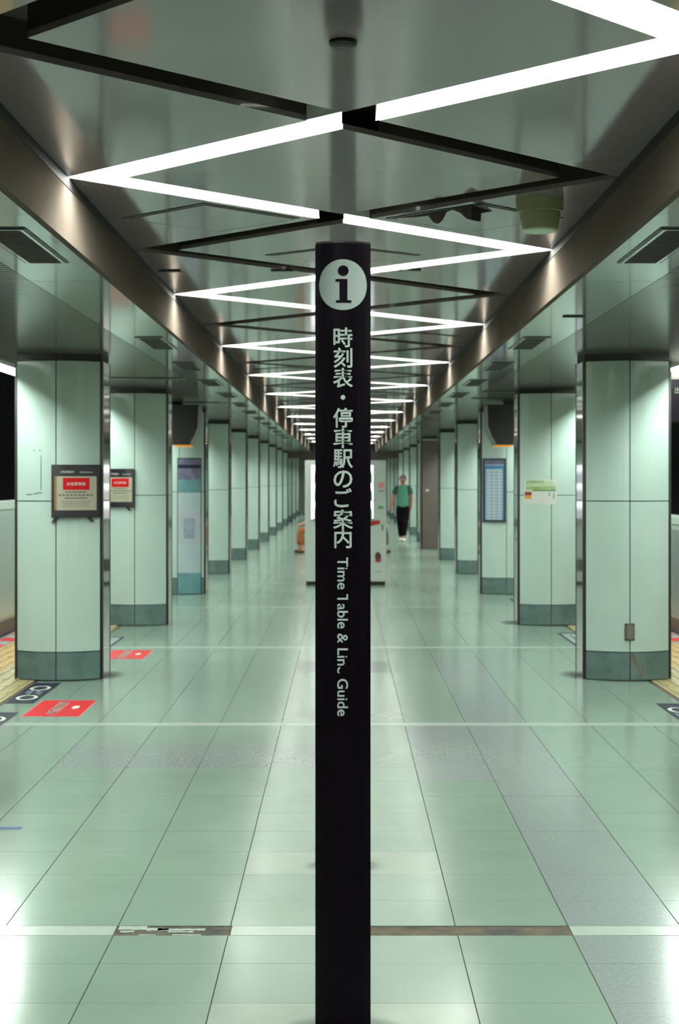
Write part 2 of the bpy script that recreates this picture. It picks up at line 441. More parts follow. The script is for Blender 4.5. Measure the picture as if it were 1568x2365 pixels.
# side soffits -------------------------------------------------------
bay0 = 7.97-PBAY*3
for s, nm in ((-1, '4'), (1, '5')):
    so = box('trim_'+nm, M['gap'], *sorted((s*1.19, s*2.86)), -5, 77, ZS+0.02, ZS+0.06)
    tag(so, 'glossy grey-green soffit over the %s row of pillars' % ('left' if s < 0 else 'right'), kind='structure')
    for k in range(16):
        y0, y1 = bay0+PBAY*k, bay0+PBAY*(k+1)
        if y0 < -5: continue
        box('soffit_panel', M['soffit'], *sorted((s*1.186, s*1.572)), y0+0.005, min(y1, 77)-0.005, ZS, ZS+0.02, so)
    # ribbed outer half: one slat each for the nearest bays, beyond them joined
    pitch = 0.066
    sl = MB().box(-0.64, 0.64, -0.024, 0.024, 0, 0.014).mesh('soffit_slat', M['slat'])
    n1 = 150
    for i in range(n1):
        link('soffit_slat', sl, None, so, (s*2.222, 5.2+pitch*i, ZS+0.004))
    far = MB()
    y = 5.2+pitch*n1
    while y < 76: far.box(s*2.222-0.64, s*2.222+0.64, y-0.026, y+0.026, ZS+0.004, ZS+0.018); y += pitch
    y = 5.2-pitch
    while y > -4: far.box(s*2.222-0.64, s*2.222+0.64, y-0.026, y+0.026, ZS+0.004, ZS+0.018); y -= pitch
    tag(far.build('soffit_slats', M['slat'], so), kind='stuff')
    if s > 0:
        box('soffit_slot', M['black'], 1.59, 2.86, 17.9, 18.05, ZS-0.004, ZS+0.006, so); box('soffit_slot', M['black'], 1.57, 2.86, 19.4, 19.62, ZS-0.004, ZS+0.006, so)
    else:
        box('soffit_slot', M['black'], -2.86, -1.57, 15.55, 15.72, ZS-0.004, ZS+0.006, so); box('soffit_slot', M['black'], -2.86, -1.5, 20.5, 20.72, ZS-0.004, ZS+0.006, so)
# header beam at the end --------------------------------------------
o = box('trim_6', M['brownp'], -2.9, 2.9, YEND+0.45, YEND+0.75, 2.37, 3.05); tag(o, 'dark header beam across the far end', kind='structure')
o = box('trim_7', M['wall'], -1.3, 1.3, YEND+0.8, 77, 2.62, 2.7); tag(o, 'low pale ceiling beyond the header beam', kind='structure')

for i, y in enumerate((61.5, 66.5, 71.5)):  # unseen lamps added to brighten the dark far end
    e = empty('tube_light', (0, y, 2.62), label='unseen white light added behind the header beam to brighten the far end', cat='tube light', group='added lights beyond the header beam')
    box('trough', M['reflector'], -1.0, 1.0, -0.12, 0.12, -0.02, 0.0, e)
    box('tube', M['lamp'], -0.95, 0.95, -0.08, 0.08, -0.03, -0.02, e)
# ================================================================= PILLARS
def arc_y(x, off=0.0):
    return -0.19-0.135*(1-(x/0.35)**2) - off
def arc_panel(x0, x1, z0, z1, o0, o1, n=8):
    mb = MB(); b = 0
    for i in range(n+1):
        x = x0+(x1-x0)*i/n
        mb.v += [(x, arc_y(x, o1), z0), (x, arc_y(x, o1), z1), (x, arc_y(x, o0), z1), (x, arc_y(x, o0), z0)]
    for i in range(n):
        a, c = 4*i, 4*(i+1)
        for k in range(4):
            l = (k+1) % 4; mb.f.append((a+k, c+k, c+l, a+l))
    mb.f += [(0, 1, 2, 3), (4*n+3, 4*n+2, 4*n+1, 4*n)]
    return mb
ZJ = [0.004, 0.228, 1.43, 2.55]
def make_pillar():
    e = empty('pillar', (0, 0, 0))
    core = [(x, arc_y(x)) for x in [-0.34+0.68*i/16 for i in range(17)]]
    core = core + [(-x, -y) for x, y in core]
    MB().prism(core, 0, ZS+0.019).build('core', M['gap'], e)
    for side in (1, -1):
        for (a, b) in ((-0.33, -0.004), (0.004, 0.33)):
            for k in range(3):
                mb = arc_panel(a, b, ZJ[k]+0.004, ZJ[k+1]-0.004, -0.004, 0.01)
                if side < 0: mb.v = [(-x, -y, z) for x, y, z in mb.v]
                mb.build('base_panel' if k == 0 else 'cladding_panel', M['pbase'] if k == 0 else M['pillar'], e)
        for k in (0, 1):
            mb = MB().box(*sorted((side*0.335, side*0.352)), -0.17, 0.17, [0.0, 1.434][k], [1.428, 2.55][k])
            mb.build('side_panel', M['pside'], e)
        for t in (1, -1):
            mb = MB().box(*sorted((side*0.332, side*0.354)), *sorted((t*0.172, t*0.205)), 0, 2.555)
            mb.build('corner_strip', M['black'], e)
    return e
pil = make_pillar()
def pillar_label(k, s):
    side = 'left' if s < 0 else 'right'
    extra = {(0, -1): 'nearest left pillar, pale enamel, framed notice with red block on its inner half',
             (1, -1): 'second left pillar, pale enamel, framed notice on its outer half',
             (2, -1): 'third left pillar wrapped in a bluish floor-length poster',
             (0, 1): 'nearest right pillar, pale enamel, small grey outlet low on its joint',
             (1, 1): 'second right pillar, pale enamel, with a green paper sheet stuck on it',
             (2, 1): 'third right pillar, pale enamel, with a blue framed timetable'}.get((k, s))
    if extra: return extra
    if k < 6: return '%s pale enamel pillar in the %s row with grey-green base' % (ORD[k], side)
    return 'pale enamel pillar far down the %s row' % side
pillars = {}
first = True
for s in (-1, 1):
    for k in range(13):
        if s > 0 and k == 5: continue
        if first: o = pil; first = False
        else: o = copy_tree(pil)
        o.location = (s*2.28, PY0+PBAY*k, 0)
        o['label'] = pillar_label(k, s); o['category'] = 'pillar'
        o['group'] = 'pillars of the %s row' % ('left' if s < 0 else 'right') if k < 6 else 'far pillars of the %s row' % ('left' if s < 0 else 'right')
        pillars[(s, k)] = o
for k in (-1, -2):                                                  # the bay beside and behind the viewpoint
    for s in (-1, 1):
        o = copy_tree(pil); o.location = (s*2.28, PY0+PBAY*k-1.2*0, 0)
        o['label'] = 'pale enamel pillar outside the %s edge of the view' % ('left' if s < 0 else 'right'); o['category'] = 'pillar'
        o['group'] = 'unseen pillars beside the viewpoint'
# brown clad column
e = empty('clad_column', (2.03, PY0+PBAY*5+0.1, 0), label='square brown-grey clad column in the right row beyond the walking person', cat='column')
box('shaft', M['brownp'], -0.2, 0.36, -0.3, 0.3, 0, 2.5, e, bevel=0.006)
box('edge_strip', M['black'], -0.235, -0.2, -0.29, 0.3, 0, 2.58, e)
box('cap', M['gatecap'], -0.2, 0.36, -0.3, 0.3, 2.5, 2.54, e)
box('collar', M['black'], -0.2, 0.36, -0.29, 0.3, 2.54, 2.6, e)
box('sensor', M['gatecap'], -0.13, -0.05, -0.315, -0.3, 1.33, 1.38, e)
box('indicator', M['vred'], 0.25, 0.33, -0.315, -0.3, 1.28, 1.36, e)

def arc_item(name, x0, x1, z0, z1, o0, o1, m, parent, n=8):
    return arc_panel(x0, x1, z0, z1, o0, o1, n).build(name, m, parent)
def arc_text(s, xc, zc, off, maxw, hgt, m, parent, fat=0.02, name='lettering'):
    me = text_mesh(s, hgt*1.25, fat, 0.0003)
    x0, x1, y0, y1 = bounds(me)
    k = hgt/(y1-y0); kx = min(k, maxw/(x1-x0))
    xform(me, lambda c: (xc+c.x*kx, arc_y(xc+c.x*kx, off)+c.z, zc+c.y*k))
    return link(name, me, m, parent)
# notice boards
def notice(side, k, x0, x1, lab):
    e = empty('notice_board', (side*2.28, PY0+PBAY*k, 0), label=lab, cat='notice board', group='framed notices on the left pillars')
    z0, z1 = 1.30, 1.72
    arc_item('frame', x0, x1, z0, z1, 0.011, 0.05, M['frame'], e)
    arc_item('header', x0+0.01, x1-0.01, 1.635, 1.70, 0.0505, 0.054, M['hdr'], e)
    arc_item('sheet', x0+0.045, x1-0.022, 1.358, 1.628, 0.0505, 0.053, M['paper'], e)
    arc_item('trim', x0+0.025, x0+0.045, 1.358, 1.628, 0.0505, 0.053, M['amber'], e)
    arc_item('footer', x0+0.01, x1-0.01, 1.312, 1.35, 0.0505, 0.053, M['hdr'], e)
    xm = (x0+x1)/2
    arc_text('ご利用案内', xm-0.06, 1.662, 0.0545, 0.14, 0.022, M['print'], e)
    arc_text('Information', xm+0.085, 1.661, 0.0545, 0.12, 0.015, M['print'], e)
    arc_item('red_block', xm-0.09, xm+0.11, 1.52, 1.615, 0.0535, 0.0545, M['red'], e)
    arc_text('女性専用車', xm+0.01, 1.567, 0.055, 0.15, 0.028, M['print'], e)
    for i, (zz, wd) in enumerate(((1.502, .16), (1.478, .27), (1.454, .17), (1.425, .22), (1.408, .2), (1.39, .21))):
        nb = 9 if i < 3 else 7
        mb = MB()
        for q in range(nb):
            a = xm+0.01-wd/2+wd*q/nb
            p = arc_panel(a, a+wd/nb*0.72, zz-(0.005 if i < 3 else 0.002), zz+(0.005 if i < 3 else 0.002), 0.0535, 0.0542, 1)
            b = len(mb.v); mb.v += p.v; mb.f += [tuple(b+t for t in f) for f in p.f]
        mb.build('text_line', M['paperink'], e)
    for xx, sl in ((x0+0.04, -0.03), (x1-0.08, 0.03)):
        y = arc_y(xx, 0.02)
        MB().prism_y([(xx-0.014, 1.30), (xx+0.014, 1.30), (xx+sl+0.014, 1.262), (xx+sl-0.014, 1.262)][::-1], y-0.014, y+0.008).build('bracket', M['frame'], e)
    return e
notice(-1, 0, -0.03, 0.335, 'dark framed notice with a red block on the nearest left pillar')
notice(-1, 1, -0.335, 0.0, 'dark framed notice with a red block on the second left pillar')
# residue of an old poster on the nearest left pillar
e = empty('tape_residue', (-2.28, PY0, 0), label='dirty tape marks of a removed poster on the nearest left pillar', cat='tape mark')
mb = arc_panel(-0.125, -0.118, 1.52, 1.79, 0.0105, 0.0115, 1)
mb.build('vertical_mark', M['pbase'], e)
for (a, b, z) in ((-0.25, -0.2, 1.478), (-0.19, -0.15, 1.485), (-0.155, -0.11, 1.492), (-0.14, -0.12, 1.83), (-0.19, -0.17, 1.83)):
    arc_item('smudge', a, b, z, z+0.008, 0.0105, 0.0112, M['pbase'], e, 2)
# blue poster on third left pillar
e = empty('wrap_poster', (-2.28, PY0+2*PBAY, 0), label='tall blue and lavender poster wrapped on the third left pillar down to the floor', cat='poster')
arc_item('backing', -0.03, 0.3, 0.005, 1.905, 0.011, 0.018, M['ttframe'], e)
for z0, z1, mm in ((1.81, 1.885, 'lav'), (1.76, 1.81, 'navy'), (1.6, 1.76, 'lav'), (1.42, 1.6, 'posterteal'), (1.15, 1.42, 'posterblue'), (0.7, 1.15, 'posterlav'), (0.3, 0.7, 'posterblue'), (0.01, 0.3, 'posterteal')):
    arc_item('poster_field', -0.02, 0.29, z0, z1, 0.0185, 0.0195, M[mm], e)
arc_item('poster_spot', 0.06, 0.21, 0.78, 1.06, 0.0198, 0.0204, M['posterblot'], e)
# timetable on third right pillar
e = empty('timetable_board', (2.28, PY0+2*PBAY, 0), label='blue framed timetable with rows of pale lines on the third right pillar', cat='timetable')
arc_item('frame', -0.325, -0.01, 1.01, 1.90, 0.011, 0.035, M['ttframe'], e)
arc_item('sheet', -0.295, -0.04, 1.04, 1.87, 0.0352, 0.037, M['ttpaper'], e)
arc_item('title_band', -0.295, -0.04, 1.75, 1.80, 0.0372, 0.0378, M['ttblue'], e)
arc_item('top_band', -0.295, -0.04, 1.81, 1.87, 0.0372, 0.0378, M['lav'], e)
arc_item('edge_band', -0.06, -0.04, 1.04, 1.75, 0.0372, 0.0378, M['ttblue'], e)
arc_item('edge_band', -0.295, -0.283, 1.04, 1.75, 0.0372, 0.0378, M['ttblue'], e)
for i in range(15):
    arc_item('timetable_row', -0.275, -0.07, 1.065+i*0.045, 1.08+i*0.045, 0.0372, 0.0378, M['ttink'], e, 3)
# green sheet on second right pillar
e = empty('paper_sign', (2.28, PY0+PBAY, 0), label='white paper sign with green bands and an orange corner on the second right pillar', cat='paper sign')
arc_item('sheet', -0.285, 0.06, 1.33, 1.60, 0.0105, 0.012, M['print'], e)
arc_item('green_band', -0.265, -0.08, 1.56, 1.592, 0.0122, 0.013, M['grn1'], e)
arc_item('green_band', -0.08, 0.02, 1.56, 1.585, 0.0122, 0.013, M['grnpale'], e)
arc_item('green_band', -0.27, 0.04, 1.525, 1.56, 0.0122, 0.013, M['grnpale'], e)
arc_item('green_band', -0.27, 0.05, 1.488, 1.525, 0.0122, 0.013, M['grn1'], e)
arc_item('green_band', -0.2, 0.05, 1.474, 1.488, 0.0122, 0.013, M['grn2'], e)
arc_item('label_patch', -0.28, -0.21, 1.43, 1.468, 0.0122, 0.0135, M['dkred'], e)
arc_item('label_patch', -0.28, -0.215, 1.39, 1.43, 0.0122, 0.0135, M['ora'], e)
arc_item('mark', -0.03, -0.015, 1.42, 1.46, 0.0122, 0.013, M['vgrey'], e)
arc_item('mark', 0.02, 0.035, 1.39, 1.46, 0.0122, 0.013, M['vgrey'], e)
# outlet + tape on nearest right pillar
e = empty('outlet_cover', (2.28, PY0, 0.0), label='small rounded grey outlet cover over the joint of the nearest right pillar', cat='outlet')
MB().box(-0.04, 0.035, arc_y(0, 0.034), arc_y(0, 0.008), 0.325, 0.455).build('cover', M['outlet'], e, bevel=0.012)
MB().box(-0.042, 0.037, arc_y(0, 0.016), arc_y(0, 0.006), 0.322, 0.458).build('surround', M['black'], e, bevel=0.004)
mb = MB()
pp = [(0.006, 0.215), (0.03, 0.22), (0.108, 0.118), (0.112, 0.06), (0.10, 0.03), (0.075, 0.035), (0.07, 0.075), (0.02, 0.16), (0.006, 0.17)]
for x, z in pp: mb.v.append((x, arc_y(x, 0.0108), z))
mb.f = [tuple(range(len(pp)))]
tp = mb.build('tape_strip', M['stain'], None, (2.28, PY0, 0)); tag(tp, 'ragged brown tape strip slanting on the base of the nearest right pillar', 'tape')

# ================================================================= CEILING ITEMS
def rhomb(cx, cy, hx, hy, t):
    return [(cx, cy-hy), (cx+hx, cy), (cx, cy+hy), (cx-hx, cy)], [(cx, cy-hy+t), (cx+hx-t, cy), (cx, cy+hy-t), (cx-hx+t, cy)]
def hatch(cx, cy, hx, hy, lab, lift=0.0):
    e = empty('access_hatch', (cx, cy, ZC), label=lab, cat='hatch', group='diamond access hatches in the ceiling')
    o, i = rhomb(0, 0, hx, hy, 0.026)
    mb = MB()
    for k in range(4):
        l = (k+1) % 4; mb.prism([o[k], o[l], i[l], i[k]], -0.003, 0.001)
    mb.build('rim', M['black'], e)
    _, i2 = rhomb(0, 0, hx, hy, 0.034)
    MB().prism(i2, -0.006, 0.001).build('door', M['panel'], e)
    return e
hatch(-0.64, C(1)-0.02, 0.43, 0.42, 'diamond access hatch on the left of the second crossing of the channels')
hr = hatch(0.64, C(1)-0.02, 0.43, 0.42, 'diamond access hatch on the right, with torn dark film along one edge')
hatch(0, 8.93, 0.44, 0.36, 'diamond access hatch just above the top of the black sign')
for k in range(2, 9):
    hatch((-1)**k*0.64, C(2*k), 0.4, 0.38, 'small diamond hatch far along the ceiling')
# torn film
e = MB()
prof = [(0.0, 0.0), (0.12, 0.012), (0.2, 0.016), (0.235, 0.06), (0.27, 0.075), (0.3, 0.06), (0.33, 0.015), (0.37, 0.008), (0.42, 0.03), (0.47, 0.075), (0.5, 0.085), (0.52, 0.085), (0.58, 0.08), (0.585, 0.03), (0.62, 0.02), (0.68, 0.0)]
def onedge(t): return (0.27+t*0.6, C(1)-0.02-0.02-t*0.12*0-0.06-0.25*t)
for i in range(len(prof)-1):
    (a, da), (b, db) = prof[i], prof[i+1]
    xa, xb = 0.28+a*0.62, 0.28+b*0.62
    ya = C(1)-0.07-(0.36*min(a, 0.5)/0.5)+(0.36*max(0, a-0.5)/0.4); yb = C(1)-0.07-(0.36*min(b, 0.5)/0.5)+(0.36*max(0, b-0.5)/0.4)
    e.quad((xa, ya, ZC-0.0065), (xb, yb, ZC-0.0065), (xb, yb+0.01, ZC-0.007-db*0.8), (xa, ya+0.01, ZC-0.007-da*0.8))
o = e.build('torn_film', M['torn'], None); tag(o, 'torn dark film hanging in scallops from the right ceiling hatch', 'film')
# emergency light
e = empty('emergency_lamp', (0.893, 7.17, ZC), label='beige stepped round lamp hanging from the right side of the raised ceiling', cat='ceiling lamp')
MB().lathe([(0.108, 0.0), (0.108, -0.012), (0.105, -0.05), (0.106, -0.056)], n=40).build('mounting_ring', M['ivory'], e, smooth=False)
MB().lathe([(0.094, -0.056), (0.092, -0.075), (0.082, -0.135), (0.078, -0.14)], n=40).build('housing', M['ivory'], e, smooth=False)
MB().lathe([(0.076, -0.14), (0.07, -0.146), (0.03, -0.148)], n=40).build('lens', M['ivorylens'], e)
# sensor disc above, slots
e = empty('ceiling_sensor', (0.0, 4.575, ZC), label='small dark round sensor in the ceiling above the black sign', cat='sensor')
MB().lathe([(0.041, 0.0), (0.041, -0.01), (0.034, -0.018)], n=32).build('cap', M['black'], e)
MB().lathe([(0.03, -0.018), (0.026, -0.021)], n=24).build('face', M['grille'], e)
def slot(x, y, z, lab):
    e = empty('spray_slot', (x, y, z), label=lab, cat='ceiling slot', group='short black slots across the ceiling')
    box('rim', M['gap'], -0.066, 0.066, -0.03, 0.03, -0.006, 0.0, e); box('inset', M['black'], -0.058, 0.058, -0.022, 0.022, -0.008, -0.006, e)
slot(-1.05, 9.6, ZC, 'short black slot beside the left fascia'); slot(-0.37, 9.58, ZC, 'short black slot on the ceiling left of the black sign')
slot(0.405, 9.56, ZC, 'short black slot on the ceiling right of the black sign'); slot(1.41, 9.66, ZS, 'short black slot on the right soffit')
# vents
def vent(s, y, lab, first=[]):
    if first:
        o = copy_tree(first[0]); o.location = (s*1.36, y, ZS)
    else:
        o = empty('air_vent', (s*1.36, y, ZS)); first.append(o)
        for a in ((-0.1, -0.088, -0.5, 0.5), (0.088, 0.1, -0.5, 0.5), (-0.1, 0.1, -0.5, -0.49), (-0.1, 0.1, 0.49, 0.5)):
            box('rim', M['black'], *a, -0.004, 0.0, o)
        for a in ((-0.088, -0.074, -0.49, 0.49), (0.074, 0.088, -0.49, 0.49), (-0.074, 0.074, -0.49, -0.476), (-0.074, 0.074, 0.476, 0.49)):
            box('frame', M['soffit'], *a, -0.008, 0.0, o)
        box('recess', M['gap'], -0.074, 0.074, -0.476, 0.476, -0.0015, 0.0, o)
        lv = MB()
        for i in range(34): lv.box(-0.073, 0.073, -0.465+i*0.028, -0.455+i*0.028, -0.006, -0.0015)
        tag(lv.build('louvres', M['grille'], o), kind='stuff')
    o['label'] = lab; o['category'] = 'air vent'; o['group'] = 'air vents along the soffits'
for s in (-1, 1):
    sd = 'left' if s < 0 else 'right'
    vent(s, 6.77, 'dark louvred air vent nearest the viewer in the %s soffit' % sd)
    for i in range(12):
        vent(s, 11.57+i*2.37, ('%s louvred air vent along the %s soffit' % (ORD[i+1], sd)) if i < 4 else 'tiny air vent far along the %s soffit' % sd)
# platform edge tubes
for s in (-1, 1):
    sd = 'left' if s < 0 else 'right'
    for i in range(15):
        y0 = 1.0+i*4.74
        e = empty('tube_light', (s*2.95, y0, ZS), label=('fluorescent tube in a white trough over the %s platform edge' % sd), cat='tube light', group='tube lights over the %s platform edge' % sd)
        L = 4.6
        pr = MB()
        pr.box(*sorted((-s*0.062, -s*0.056)), 0, L, -0.02, 0.085); pr.box(*sorted((s*0.06, s*0.066)), 0, L, -0.045, 0.085); pr.box(-0.064, 0.064, 0, L, 0.085, 0.09)
        pr.box(-0.06, 0.06, 0, 0.01, -0.02, 0.085); pr.box(-0.06, 0.06, L-0.01, L, -0.02, 0.085)
        pr.build('trough', M['reflector'], e)
        n = 8; tb = MB(); 
        for yy in (0.02, L-0.02):
            for q in range(n):
                a = 2*PI*q/n; tb.v.append((0.015*math.cos(a), yy, 0.028+0.015*math.sin(a)))
        for q in range(n): tb.f.append((q, (q+1) % n, n+(q+1) % n, n+q))
        tb.build('tube', M['tube'], e)
    box('outer_soffit', M['dark'], *sorted((s*3.03, s*3.2)), -4, 76, ZS+0.1, ZS+0.2, bpy.data.objects['trim_4' if s < 0 else 'trim_5'])

# ================================================================= PLATFORM GATES
def gate(s, y0, hh, lab):
    e = empty('platform_gate', (s*3.5, y0, 0), label=lab, cat='platform gate', group='platform gates on the %s' % ('left' if s < 0 else 'right'))
    L = PBAY-0.03
    box('body', M['gate'], *sorted((-s*0.04, s*0.12)), 0.0, L, 0.16, hh-0.09, e)
    box('top_rail', M['gatecap'], *sorted((-s*0.045, s*0.13)), 0.0, L, hh-0.09, hh, e, bevel=0.008)
    box('kick_plate', M['black'], *sorted((-s*0.02, s*0.1)), 0.0, L, 0.0, 0.16, e)
    box('door_leaf', M['gategrey'] if s > 0 else M['gate'], *sorted((-s*0.05, -s*0.04)), 0.9, 2.7, 0.2, hh-0.14, e)
    box('door_leaf', M['gate'], *sorted((-s*0.05, -s*0.04)), 2.72, 4.5, 0.2, hh-0.14, e)
for i in range(10):
    for s, hh in ((-1, 1.38), (1, 1.22)):
        sd = 'left' if s < 0 else 'right'
        gate(s, 5.6+PBAY*i-1.2, hh, 'pale half-height platform gate seen past the nearest %s pillar' % sd if i == 2 else 'pale half-height platform gate hidden behind the %s pillars' % sd)

# ================================================================= SIGNS
RS, CH = 0.1147, 0.0805
CM = math.sqrt(RS*RS-CH*CH)
def sw(sx, off=0.0): return ((RS+off)*math.sin(sx/RS), -((RS+off)*math.cos(sx/RS)-CM))
def make_sign(loc, lab, text=True):
    e = empty('information_sign', loc, label=lab, cat='sign post', group=None)
    n = 20; smax = RS*math.asin(CH/RS)
    fr = [sw(-smax+2*smax*i/n) for i in range(n+1)]
    bk = [(-x, -y) for x, y in fr[1:-1]]
    top = loc[2]
    bm_ = MB().prism(fr+bk, 0.012, 2.285); bm_.build('post', M['signblk'], e)
    MB().prism([(x*1.03, y*1.05) for x, y in fr+bk], 0.0, 0.012).build('foot_plate', M['black'], e)
    MB().prism([(x*0.985, y*0.96) for x, y in fr+bk], 2.285, 2.291).build('top_cap', M['black'], e)
    if not text: return e
    px = loc[1]/FPX; z_of = lambda y: H+(VPY-y)*px*0.994
    x_of = lambda x: (x-792)*px
    # disc
    zc, R = z_of(658), 0.0735
    mb = MB(); nr, ns = 6, 48
    mb.v.append((*sw(0, 0.0012), zc))
    for r_ in range(1, nr+1):
        for q in range(ns):
            a = 2*PI*q/ns; X, Y = sw(R*r_/nr*math.cos(a), 0.0012); mb.v.append((X, Y, zc+R*r_/nr*math.sin(a)))
    for q in range(ns): mb.f.append((0, 1+q, 1+(q+1) % ns))
    for r_ in range(nr-1):
        for q in range(ns):
            a = 1+r_*ns+q; b = 1+r_*ns+(q+1) % ns; mb.f.append((a, a+ns, b+ns, b))
    mb.build('disc', M['signdisc'], e)
    mb = MB()
    def shp(pts): 
        b = len(mb.v)
        for x, y in pts: X, Y = sw(x_of(x), 0.0024); mb.v.append((X, Y, z_of(y)))
        mb.f.append(tuple(range(b, b+len(pts))))
    def bar(x0, x1, y0, y1, n=8, t0=0.0, t1=0.0):
        for i in range(n):
            xa, xb = x0+(x1-x0)*i/n, x0+(x1-x0)*(i+1)/n
            ka, kb = i/n, (i+1)/n
            shp([(xa, y1+t1*(1-ka)), (xb, y1+t1*(1-kb)), (xb, y0+t0*(1-kb)), (xa, y0+t0*(1-ka))])
    shp([(792.5+12.3*math.cos(2*PI*i/28), 626+12.3*math.sin(2*PI*i/28)) for i in range(28)])
    bar(784, 802, 645, 695, 5); bar(775, 785, 645, 651, 3); bar(776, 811, 694, 699.5, 10)
    mb.build('letter_i', M['signblk'], e)
    jp = '時刻表・停車駅のご案内'
    ys = [779.5, 826.5, 873, 918, 965, 1012, 1059.5, 1106.5, 1149.5, 1199, 1243]
    for ch, yc in zip(jp, ys):
        me = text_mesh(ch, 0.058, 0.016, 0.0004)
        x0, x1, y0, y1 = bounds(me)
        tgt = {'・': 11, 'の': 44, 'ご': 44}.get(ch, 46)*px
        k = tgt/max(x1-x0, y1-y0)
        if ch == 'ご':                                   # worn away: the left of the upper stroke
            pass
        xform(me, lambda c: (sw(x_of(792)+c.x*k)[0], sw(c.x*k, 0.0016)[1]-c.z, z_of(yc)+c.y*k))
        link('character', me, M['signlet'], e)
    # english line, turned clockwise; letters run down, their tops to the right
    full = text_mesh('Time Table & Line Guide', 0.04, 0.014, 0.0004, center=False)
    x0, x1, y0, y1 = bounds(full)
    k = (1651-1287)*px/(x1-x0); off = x0
    yb = [v.co.y for v in full.vertices]; hcap = max(yb)
    kk = 24.5*px/hcap
    def place(me, dx):
        xform(me, lambda c: (sw((779.5-792)*px+c.y*kk)[0], sw((779.5-792)*px+c.y*kk, 0.0016)[1]-c.z, z_of(1287)-(c.x+dx-off)*k))
        link('lettering', me, M['signlet'], e)
    def adv(s):                                           # advance width of a prefix
        if not s: return 0.0
        m1 = text_mesh(s+'l', 0.04, 0.014, 0.0004, center=False); m2 = text_mesh('l', 0.04, 0.014, 0.0004, center=False)
        a = bounds(m1)[1]-bounds(m2)[1]; bpy.data.meshes.remove(m1); bpy.data.meshes.remove(m2); return a
    segs = [('Time', ''), ('T', 'Time '), ('able', 'Time T'), ('&', 'Time Table '), ('Lin', 'Time Table & '), ('e', 'Time Table & Lin'), ('Guide', 'Time Table & Line ')]
    for sg, pre in segs:
        me = text_mesh(sg, 0.04, 0.014, 0.0004, center=False)
        dx = adv(pre)
        if sg in ('T', 'e'):
            bx0, bx1, by0, by1 = bounds(me)
            bm = bmesh.new(); bm.from_mesh(me)
            if sg == 'T':      # right half of the bar is worn off
                bmesh.ops.bisect_plane(bm, geom=bm.verts[:]+bm.edges[:]+bm.faces[:], plane_co=(bx0+(bx1-bx0)*0.6, 0, 0), plane_no=(1, 0, 0), clear_outer=True)
            else:
                bmesh.ops.bisect_plane(bm, geom=bm.verts[:]+bm.edges[:]+bm.faces[:], plane_co=(0, by0+(by1-by0)*0.42, 0), plane_no=(0.1, 1, 0), clear_outer=True)
            bm.to_mesh(me); bm.free()
        place(me, dx)
    return e
make_sign((0.0, 4.6, 0), 'black information sign post with a white i disc and white lettering in front')
make_sign((0.0, 6.55, 0), 'plain black sign post standing directly behind the lettered sign', text=False)
e = empty('steel_post', (0, 10.3, 0), label='slim grey square post from floor to ceiling hidden behind the black sign', cat='post')
box('shaft', M['steel'], -0.085, 0.085, -0.05, 0.05, 0.015, ZC-0.01, e, bevel=0.006)
box('foot_plate', M['black'], -0.1, 0.1, -0.07, 0.07, 0.0, 0.015, e)
box('head_plate', M['black'], -0.09, 0.09, -0.06, 0.06, ZC-0.01, ZC, e)
# departure boards (the dark housings over the third pillars)
def board(s):
    y = 20.2
    e = empty('departure_board', (s*2.35, y, ZS), label='black departure board housing hanging before the third %s pillar' % ('left' if s < 0 else 'right'), cat='departure board', group=None)
    k = -s
    P = [(0.53, -0.055), (0.52, -0.33), (0.47, -0.46), (0.44, -0.5), (0.42, -0.56), (0.2, -0.56), (0.2, -0.46), (-0.4, -0.46), (-0.4, -0.055)]
    pts = [(k*x, z) for x, z in P]
    MB().prism_y(pts, -0.3, 0.3).build('housing', M['black'], e)
    box('indicator_bar', M['led'], *sorted((k*0.215, k*0.405)), -0.28, 0.28, -0.575, -0.56, e)
    box('bracket', M['grille'], *sorted((k*-0.3, k*0.3)), -0.04, 0.04, -0.055, 0.0, e)
board(-1); board(1)
# hanging direction sign at right edge
e = empty('hanging_sign', (3.2, 13.75, ZS), label='black hanging sign with white characters at the right edge of the picture', cat='hanging sign')
box('panel', M['signblk'], -0.36, 0.6, -0.05, 0.05, -0.5, -0.13, e, bevel=0.005)
box('frame', M['grille'], -0.37, 0.61, -0.06, 0.06, -0.13, -0.06, e)
for hx in (0.0, 0.45): box('hanger', M['steel'], hx-0.012, hx+0.012, -0.012, 0.012, -0.06, 0.1, e)
me = text_mesh('出口', 0.06, 0.01, 0.0004); xform(me, lambda c: (-0.27+c.x, -0.0515-c.z, -0.225+c.y)); link('lettering', me, M['print'], e)

